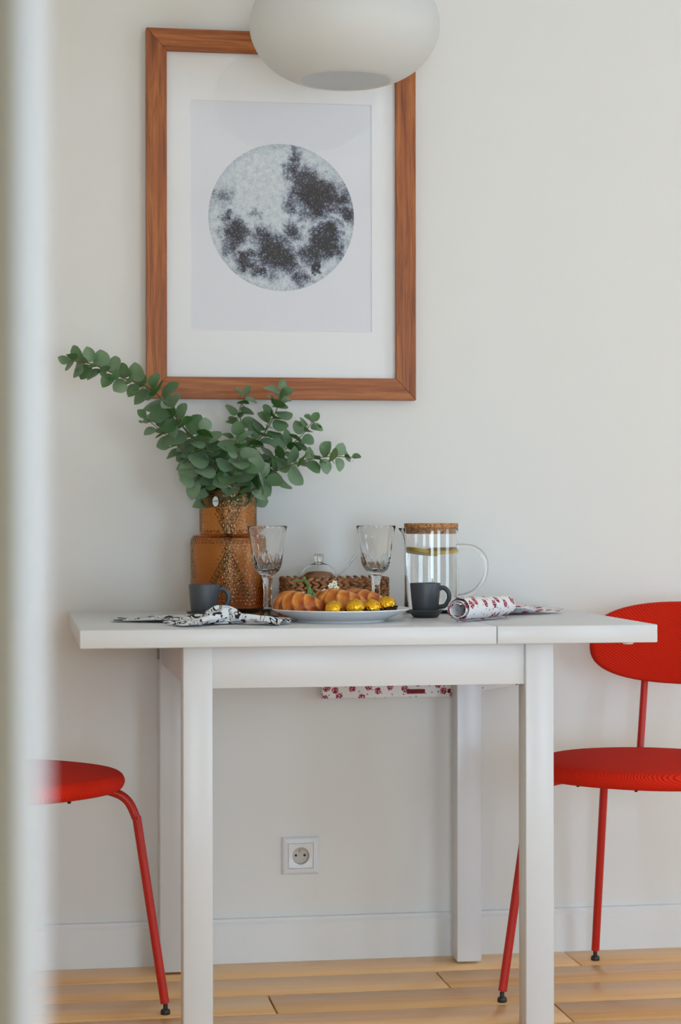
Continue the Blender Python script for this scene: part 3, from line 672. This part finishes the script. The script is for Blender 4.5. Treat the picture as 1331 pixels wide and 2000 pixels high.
# ------------------------------------------------------------------ plate, croissants, chocolates, sprig
pc = Vector((0.1495, -0.5, H))
def zplate(r): return 0.0075 if r < 0.08 else 0.0075 + 0.0165 * ((r - 0.08) / 0.054) ** 1.15
pl = [(0.082, 0.0), (0.085, 0.0), (0.0862, 0.003)]
pl += [(0.0862 + (0.1345 - 0.0862) * t, 0.003 + 0.0200 * t ** 1.15) for t in (0.1, 0.25, 0.4, 0.55, 0.7, 0.85, 1.0)]
pl += [(0.1345, 0.0250)] + [(r, zplate(r)) for r in (0.130, 0.122, 0.112, 0.102, 0.092, 0.084, 0.07, 0.04)]
tag(obj('plate', lathe(pl, 96, angle=50), 'porcelain', loc=pc), 'round white plate carrying croissants and gold chocolates', 'plate')

def croissant(label, loc, rz, scale=1.0, seed=1):
    R = random.Random(seed); n, m_ = 96, 40; V, F, bake = [], [], []
    AR, SPAN = 0.056, 1.22
    for j in range(n + 1):
        t = -1 + 2 * j / n
        a = t * SPAN; c = Vector((AR * math.cos(a), AR * math.sin(a), 0))
        out = Vector((math.cos(a), math.sin(a), 0))
        rad = 0.0295 * max(0.0, 1 - abs(t) ** 2.0) ** 0.62 + 0.0015
        for i in range(m_):
            ph = 2 * PI * i / m_
            # wrapped layers: each roll ends in a step that leans across the body
            w_ = abs(t) * 4.2 + 0.55 * math.cos(ph - 0.9) + 0.10 * noise.noise(Vector((t * 4, math.cos(ph) * 2, seed * 3.1))) + 0.35
            fr = w_ - math.floor(w_)
            step = (fr if fr < 0.86 else (1 - fr) / 0.14 * 0.86)
            k = 1 - 0.042 * step + 0.05 * noise.noise(Vector((t * 9 + seed, ph * 1.5, seed)))
            rr = rad * k
            p = c + out * (math.cos(ph) * rr) + Vector((0, 0, math.sin(ph) * rr * 0.98))
            p.z = max(p.z, -0.0215)
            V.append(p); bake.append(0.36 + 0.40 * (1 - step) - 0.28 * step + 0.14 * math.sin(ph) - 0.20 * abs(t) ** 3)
    for j in range(n):
        for i in range(m_):
            k = (i + 1) % m_; F.append((j * m_ + i, (j + 1) * m_ + i, (j + 1) * m_ + k, j * m_ + k))
    F.append(tuple(range(m_))); F.append(tuple(n * m_ + i for i in range(m_ - 1, -1, -1)))
    V = [Vector((v.x - AR, v.y, v.z + 0.0215)) * scale for v in V]
    me = mesh(V, F, angle=None); at_ = me.attributes.new('bake', 'FLOAT', 'POINT'); at_.data.foreach_set('value', bake)
    o = obj('croissant', me, 'croissant_crust', loc=loc, rot=(0, 0, rz)); return tag(o, label, 'croissant', 'croissants on the white plate')
croissant('golden croissant lying leftmost on the white plate', pc + Vector((-0.093, 0.014, 0.0080)), math.radians(212), 0.98, 1)
croissant('large brown croissant in the middle, behind the gold chocolates', pc + Vector((-0.012, 0.020, 0.0080)), math.radians(224), 1.04, 2)
croissant('croissant lying rightmost and farthest back on the white plate', pc + Vector((0.046, 0.072, 0.0080)), math.radians(206), 1.0, 3)

def chocolate(label, loc, tilt, seed):
    R = random.Random(seed)
    c = thing('wrapped_chocolate', label, 'chocolate', loc, R.uniform(0, 3), 'gold chocolates on the plate')
    V, F = ellvf((0, 0, 0.0180), 0.0178, 0.0178, 0.0165, 40, 26)
    V = [Vector((0, 0, 0.0180)) + (v - Vector((0, 0, 0.0180))) * (1 + 0.06 * noise.noise(v * 300 + Vector((seed * 7, 0, 0))) + 0.05 * noise.noise(v * 700)) for v in V]
    obj('foil', mesh(V, F, angle=20), 'gold_foil', c)
    nn = 28; W, G = [], []
    for z, r0 in ((0.0005, 0.0130), (0.0120, 0.0205)):
        for i in range(nn * 2):
            a = PI * i / nn; rr = r0 + (0.0007 if i % 2 else -0.0007); W.append((rr * math.cos(a), rr * math.sin(a), z))
    for i in range(nn * 2):
        k = (i + 1) % (nn * 2); G.append((i, k, nn * 2 + k, nn * 2 + i))
    G.append(tuple(range(nn * 2 - 1, -1, -1)))
    pcup = obj('paper_cup', mesh(W, G, smooth=False), 'brown_paper', c)
    c.rotation_euler = (tilt[0], tilt[1], 0)
for k, (px, Y, tl, lb) in enumerate(((653, -.565, (0, 0), 'gold foil chocolate leftmost on the plate'), (695, -.572, (0.35, -0.1), 'gold foil chocolate second from left, paper cup tipped forward'), (727, -.560, (0, 0), 'gold foil chocolate third from left on the plate'), (760, -.548, (0, -0.22), 'gold foil chocolate rightmost, near the plate rim'))):
    p = at(px, 1180, Y); rr = math.hypot(p.x - pc.x, p.y - pc.y)
    chocolate(lb, (p.x, p.y, H + zplate(rr + 0.008) + 0.0002 + (0.004 if tl[0] else 0)), tl, k + 1)

# flower sprig stuck between the croissants
sb = at(610, 1178, -.475); sb.z = H + 0.010
sg = thing('flower_sprig', 'small green sprig with white blossoms between two croissants', 'flower', sb)
main = [(0, 0, 0), (-0.002, 0.0, 0.02), (-0.006, 0.002, 0.040), (-0.011, 0.002, 0.056)]
obj('stem', tube(catmull(main, 6), 0.0011, 6), 'sprig_green', sg)
def blade(pts, wd):
    P = catmull(pts, 6); V, F = [], []
    for i, p in enumerate(P):
        t = i / (len(P) - 1); w_ = wd * math.sin(PI * min(1, 0.06 + t * 0.94)) ** 0.8
        V += [p + Vector((-w_, 0, 0.001)), p + Vector((0, -w_ * 0.35, 0)), p + Vector((w_, 0, -0.001))]
    for i in range(len(P) - 1):
        for k in (0, 1): F.append((i * 3 + k, i * 3 + k + 1, i * 3 + 4 + k, i * 3 + 3 + k))
    return mesh(V, F, angle=None)
for pts, wd in (([(0, -.002, .002), (-.003, -.004, .022), (-.004, -.004, .044)], .0058), ([(.006, -.003, 0), (.004, -.006, .016), (.002, -.007, .034)], .0048), ([(-.004, 0, .036), (-.009, -.002, .050), (-.019, -.002, .062)], .0020), ([(-.007, 0, .046), (-.016, -.002, .051), (-.027, -.002, .050)], .0022), ([(.002, 0, .004), (.012, -.003, .012), (.020, -.004, .010)], .004), ([(0, 0, .006), (-.012, -.004, .022), (-.018, -.004, .026)], .003)):
    obj('leaf', blade(pts, wd), 'sprig_green', sg)
for k, (x, y, z) in enumerate(((.014, -.004, .026), (.018, .002, .034), (.028, .008, .042), (.034, .010, .046), (.012, -.006, .016), (-.014, 0, .030), (.036, .006, .039), (-.011, -.003, .024), (.020, -.004, .022))):
    parts = []
    for q in range(5):
        a = 2 * PI * q / 5 + k; M = Matrix.Rotation(a, 3, 'Y')
        parts.append(ellvf(Vector((x, y - .002, z)) + M @ Vector((.0024, 0, 0)), .0021, .0009, .0017, 8, 4, M))
    bl_ = obj('blossom', mesh(*join(parts)), 'petal_white', sg)
    obj('flower_centre', mesh(*ellvf((x, y - .003, z), .0011, .0008, .0011, 8, 4)), 'flower_centre', bl_)
    obj('flower_stalk', tube([(x, y, z), (x * 0.35, 0, z * 0.5), (0, 0, 0.002)], 0.0005, 5), 'sprig_green', sg)

sg.scale = (1.35, 1.35, 1.35)

# ------------------------------------------------------------------ woven basket with glass sugar bowl and spoon
bc = Vector((0.196, -0.118, H))
bk = thing('basket', 'low brown woven rattan tray basket near the wall', 'basket', bc, 0.03)
def rrect(hx, hy, rad, n):
    P = []; 
    segs = [(hx - rad, -hy, 0), ]
    L1, L2, La = 2 * (hx - rad), 2 * (hy - rad), PI * rad / 2; T = 2 * L1 + 2 * L2 + 4 * La
    for i in range(n):
        s_ = T * i / n
        for k, (ln2, kind) in enumerate(((L1, 0), (La, 1), (L2, 2), (La, 3), (L1, 4), (La, 5), (L2, 6), (La, 7))):
            if s_ <= ln2 + 1e-9: break
            s_ -= ln2
        c = [(-(hx - rad) + s_, -hy), None, (hx, -(hy - rad) + s_), None, ((hx - rad) - s_, hy), None, (-hx, (hy - rad) - s_), None][k]
        if c is None:
            cc = [(hx - rad, -hy + rad, -PI / 2), (hx - rad, hy - rad, 0), (-hx + rad, hy - rad, PI / 2), (-hx + rad, -hy + rad, PI)][(k - 1) // 2]
            a = cc[2] + s_ / rad; c = (cc[0] + rad * math.cos(a), cc[1] + rad * math.sin(a))
        P.append(c)
    return P
obj('base', box(-0.100, 0.100, -0.060, 0.060, 0.001, 0.007, 0.002), 'rattan', bk)
for rowi in range(5):
    nn = 40; P = rrect(0.1065, 0.0665, 0.022, nn); parts = []; z = 0.0085 + 0.0142 * rowi
    for i in range(nn):
        a, c = Vector((*P[i], 0)), Vector((*P[(i + 1) % nn], 0)); d = (c - a).normalized(); nrm_ = Vector((d.y, -d.x, 0))
        for hlf in (0, 1):
            tl = (0.55 if hlf == 0 else -0.55) * (1 if rowi % 2 else -1)
            X = d * math.cos(tl) + Vector((0, 0, math.sin(tl))); Z = nrm_.cross(X) * -1
            M = Matrix((X, nrm_, Z)).transposed()
            parts.append(ellvf(a + d * (0.004 * hlf) + Vector((0, 0, z + (0.0032 if hlf == 0 else -0.0032) * (1 if rowi % 2 else -1))) + nrm_ * 0.001 * hlf, 0.0105, 0.0042, 0.0040, 8, 6, M))
    obj('braid', mesh(*join(parts)), 'rattan', bk)
sc_ = Vector((0.1625, -0.126, H + 0.0075))
sbw = thing('sugar_bowl', 'small round glass sugar bowl with knobbed glass lid in the basket', 'bowl', sc_)
obj('glass_bowl', lathe([(0.026, 0.0), (0.034, 0.003), (0.0405, 0.020), (0.0415, 0.045), (0.0418, 0.066), (0.0412, 0.0665), (0.0398, 0.0660), (0.0395, 0.045), (0.0385, 0.021), (0.032, 0.006), (0.024, 0.004)], 56, angle=50), 'clear_glass', sbw)
obj('sugar', lathe([(0.030, 0.0062), (0.0377, 0.021), (0.0388, 0.056), (0.034, 0.068), (0.026, 0.076), (0.012, 0.0785), (0.002, 0.079)], 40), 'brown_sugar', sbw)
ldp = [(0.0415, 0.0672), (0.0415, 0.0690), (0.0385, 0.0735), (0.0330, 0.0830), (0.0240, 0.0910), (0.0130, 0.0955), (0.0085, 0.0970), (0.0080, 0.0985), (0.0095, 0.1040), (0.0100, 0.1120), (0.0085, 0.1150), (0.003, 0.1155)]
ldi = [(0.002, 0.0945), (0.012, 0.0938), (0.0230, 0.0892), (0.0315, 0.0818), (0.0370, 0.0730), (0.0395, 0.0688), (0.0395, 0.0672)]
V, F = lathevf(ldp + ldi, 48, cap0=False, cap1=False); n = 48; m_ = len(ldp + ldi)
F += [((m_ - 1) * n + i, (m_ - 1) * n + (i + 1) % n, (i + 1) % n, i) for i in range(n)]
obj('glass_lid', mesh(V, F, angle=35), 'clear_glass', sbw)
sp_ = thing('teaspoon', 'thin steel spoon leaning out of the glass sugar bowl', 'spoon', sc_ + Vector((0.028, 0.0, 0.052)))
obj('handle', tube(catmull([(0, 0, 0), (0.0125, 0.0, 0.0165), (0.030, 0, 0.033), (0.052, 0.0, 0.0605)], 6), [0.0012 + 0.0009 * i / 18 for i in range(19)], 10), 'metal', sp_)
V, F = ellvf((0, 0, 0), 0.013, 0.008, 0.0022, 16, 8); M = Matrix.Rotation(-0.9, 3, 'Y')
obj('spoon_bowl', mesh([M @ v + Vector((-0.008, 0, -0.010)) for v in V], F), 'metal', sp_)

# ------------------------------------------------------------------ water jug
jc = Vector((0.3885, -0.21, H))
jg = thing('water_jug', 'straight glass water jug with handle, lemon water and cork lid', 'jug', jc)
R0 = 0.0568
def spout(r, z, a, j):
    if z > 0.140:
        d = (a - math.radians(188) + PI) % (2 * PI) - PI
        k = math.exp(-(d / 0.20) ** 2) * ((z - 0.140) / 0.0375) ** 2; return r + 0.017 * k
    return r
jp = [(0.050, 0.0), (0.0545, 0.0012), (R0, 0.005), (R0, 0.05), (R0, 0.10), (R0, 0.140), (R0, 0.150), (R0, 0.160), (R0, 0.168), (R0, 0.1745), (R0 - .0006, 0.1775), (R0 - .0020, 0.1775), (R0 - .0026, 0.1745), (R0 - .0026, 0.168), (R0 - .0026, 0.160), (R0 - .0026, 0.150), (R0 - .0026, 0.140), (R0 - .0026, 0.10), (R0 - .0026, 0.05), (R0 - .0026, 0.008), (0.050, 0.0045), (0.040, 0.004)]
obj('glass_body', lathe(jp, 96, spout, angle=50), 'clear_glass', jg)
hp = [(0.0560, 0, 0.1385), (0.066, 0, 0.1400), (0.090, 0, 0.1365), (0.1100, 0, 0.1200), (0.1165, 0, 0.0960), (0.1110, 0, 0.0700), (0.0930, 0, 0.0470), (0.070, 0, 0.0360), (0.0560, 0, 0.0345)]
hp = [(x * math.cos(-0.08), x * math.sin(-0.08), z) for x, y, z in hp]
obj('handle', tube(catmull(hp, 8), 0.0046, 14), 'clear_glass', jg)
wt = obj('water', lathe([(0.051, 0.0050), (R0 - .0028, 0.0085), (R0 - .0028, 0.1375), (R0 - .0034, 0.1372), (0.02, 0.1370)], 72, angle=50), 'water', jg)
lid = obj('cork_lid', lathe([(0.0525, 0.1655), (0.0530, 0.1670), (0.0530, 0.1778), (0.0562, 0.1780), (0.0568, 0.1790), (0.0568, 0.1865), (0.0560, 0.1876), (0.03, 0.1878)], 64, angle=40), 'cork', jg)
def lemon(label, c, R, M, k):
    t = thing('lemon_slice', label, 'lemon', c); V = []
    obj('rind', mesh([M @ Vector(v) for v in lathevf([(R * .9, -.0036), (R, -.0030), (R, .0030), (R * .9, .0036)], 36)[0]], lathevf([(0, 0)] * 4, 36)[1]), 'lemon_rind', t)
    fl_ = lathevf([(R * .86, -.0039), (R * .86, .0039)], 36)
    obj('flesh', mesh([M @ Vector(v) for v in fl_[0]], fl_[1]), 'lemon_flesh', t)
lemon('lemon slice floating on the right in the glass jug', jc + Vector((0.0185, -0.010, 0.1300)), 0.0340, Matrix.Rotation(-0.05, 3, 'Y') @ Matrix.Rotation(0.10, 3, 'X'), 1)
lemon('lemon slice floating lower and tilted on the left in the jug', jc + Vector((-0.020, 0.006, 0.1285)), 0.0330, Matrix.Rotation(0.19, 3, 'Y') @ Matrix.Rotation(-0.06, 3, 'X'), 2)

# ------------------------------------------------------------------ cloths
def sheet(fn, nu, nv, su, sv, thick=0.0012, base=None):
    """parametric cloth fn(u,v), u,v in 0..1; UV in metres"""
    V, F = [], []
    for j in range(nv + 1):
        for i in range(nu + 1): V.append(Vector(fn(i / nu, j / nv)))
    for j in range(nv):
        for i in range(nu):
            a = j * (nu + 1) + i; F.append((a, a + 1, a + nu + 2, a + nu + 1))
    return V, F, [(i / nu * su, j / nv * sv) for j in range(nv + 1) for i in range(nu + 1)]
def cloth(name, pieces, m, thick=0.0014, origin=Vector((0, 0, 0)), parent=None):
    V, F, U = [], [], []
    for v, f, u in pieces:
        k = len(V); V += [p - origin for p in v]; F += [tuple(i + k for i in q) for q in f]; U += u
    me = mesh(V, F, angle=None)
    uvl = me.uv_layers.new(name='cloth')
    for lp_ in me.loops: uvl.data[lp_.index].uv = U[lp_.vertex_index]
    o = obj(name, me, m, parent, None if parent else origin)
    md = o.modifiers.new('thickness', 'SOLIDIFY'); md.thickness = thick; md.offset = 0
    return o
def tabpt(px, py): 
    d = FW + RT * ((px - 665.5) / FPX) + UP * ((1000 - py) / FPX); k = (H - CAM.z) / d.z; return CAM + d * k
def nz2(x, y, s_): return noise.noise(Vector((x * s_, y * s_, 3.3)))
# bunched black-and-white napkin: flaps fanning out of a gathered middle
kn = Vector((-0.080, -0.590, H))
def flap(a0, a1, r0, r1, h, waves, seed, so=0.0):
    def fn(u, v):
        a = a0 + (a1 - a0) * u; rr = r0 + (r1 - r0) * v
        fold = math.sin(u * PI * waves + seed) * 0.5 + 0.5
        z = 0.0025 + h * (0.30 + 0.70 * fold) * (1 - 0.62 * v ** 1.3) * (0.55 + 0.45 * math.sin(PI * min(1, u * 1.0 + 0.02))) + 0.004 * nz2(u * 3 + seed, v * 3, 1.6)
        rr *= 1 + 0.06 * math.sin(u * 9 + seed)
        return kn + Vector((rr * math.cos(a), rr * math.sin(a) , max(0.0016, z + so)))
    return sheet(fn, 48, 26, abs(a1 - a0) * (r0 + r1) * 0.6, r1 - r0, 0.0014)
def puff(u, v):
    a = u * 2 * PI; t = v * PI / 2
    r_ = 0.034 * math.cos(t) * (1 + 0.18 * math.sin(a * 3 + 1))
    return kn + Vector((-0.012 + r_ * 1.25 * math.cos(a), 0.020 + r_ * 0.8 * math.sin(a), 0.002 + 0.030 * math.sin(t) * (1 + 0.12 * math.sin(a * 4))))
cloth('napkin', [flap(math.radians(100), math.radians(150), 0.010, 0.245, 0.016, 3, 0.4), flap(math.radians(178), math.radians(232), 0.006, 0.115, 0.017, 4, 1.4), flap(math.radians(-42), math.radians(14), 0.006, 0.112, 0.020, 5, 2.2), sheet(puff, 40, 14, 0.16, 0.06)], 'black_paisley_cotton', 0.0014, kn)
tag(bpy.data.objects['napkin'], 'bunched white napkin with black paisley print at the table edge', 'napkin')

# rolled red floral napkin
ra, rb = Vector((0.362, -0.592, H)), Vector((0.490, -0.446, H)); ax = (rb - ra).normalized(); sd = Vector((ax.y, -ax.x, 0))
def roll(u, v):
    # v round the spiral from the inside out, u along the axis
    turns = 2.6; a = v * turns * 2 * PI + 0.9
    rr = 0.0120 + 0.0115 * v
    lo = 0.10 * (1 - v) * (1 if u < 0.5 else 0.3)
    skew = (v - 0.5) * 0.014
    rr *= 1 + 0.05 * math.sin(u * 5 + v * 9) - 0.10 * max(0, u - 0.72)
    p = ra.lerp(rb, u) + ax * skew + sd * (rr * 1.12 * math.cos(a)) + Vector((0, 0, 0.0245 + rr * math.sin(a)))
    p.z = max(p.z, H + 0.0012 + 0.0004 * (1 - v)); return p
cloth('napkin', [sheet(roll, 34, 130, 0.195, 0.30)], 'red_floral_cotton', 0.0012, ra)
tag(bpy.data.objects['napkin.001'], 'white napkin with red floral print, rolled up beside the cup', 'napkin')
# flat crumpled end lying on the leaf
fa, fb = Vector((0.475, -0.400, H)), Vector((0.655, -0.292, H))
def flat(u, v):
    p = fa.lerp(fb, u) + Vector((-0.03 - 0.04 * v, 0.15, 0)) * v
    p.z = H + 0.002 + 0.013 * max(0, math.sin(v * PI * 2.3 + u * 4.0 + 0.3)) * (0.4 + 0.6 * math.sin(PI * min(1, u + .1))) + 0.010 * max(0, nz2(u * 4, v * 3, 1.4)) + 0.004 * u
    return p
cloth('napkin', [sheet(flat, 44, 34, 0.21, 0.17)], 'red_floral_cotton', 0.0012, fa)
tag(bpy.data.objects['napkin.002'], 'white napkin with red floral print, flat and crumpled on the leaf', 'napkin')
# cloth hanging over the rear edge of the table
xa_, xb_ = 0.184, 0.622
def hang(u, v):
    x = xa_ + (xb_ - xa_) * u
    drop = 0.1955 if u < 0.66 else 0.1955 - 0.024 * (u - 0.66) / 0.34
    L1 = 0.05; s_ = v * (L1 + drop)
    if s_ < L1: return Vector((x, -0.075 + s_, H + 0.0018))
    q = s_ - L1; yb = -0.0225 + 0.005 * math.sin(u * 19) * min(1, q / 0.1) * 0.6
    k = min(1, q / 0.006); return Vector((x, -0.025 + (yb + 0.025) * k, H + 0.0018 - q))
cloth('tea_towel', [sheet(hang, 60, 60, 0.44, 0.245)], 'red_floral_cotton', 0.0012, Vector((xa_, -0.05, H)))
tt = tag(bpy.data.objects['tea_towel'], 'red floral cloth hanging down behind the table against the wall', 'cloth')
o = obj('woven_band', box(0.372 - xa_, 0.470 - xa_, -0.0245 + 0.05, -0.0225 + 0.05, -0.186, -0.176, 0.0008), 'brown_band' if 'brown_band' in MATS else None, tt)
mat('dark_red_band', srgb(120, 26, 30), 0.8); o.data.materials.append(MATS['dark_red_band']); o['label'] = 'dark red band'
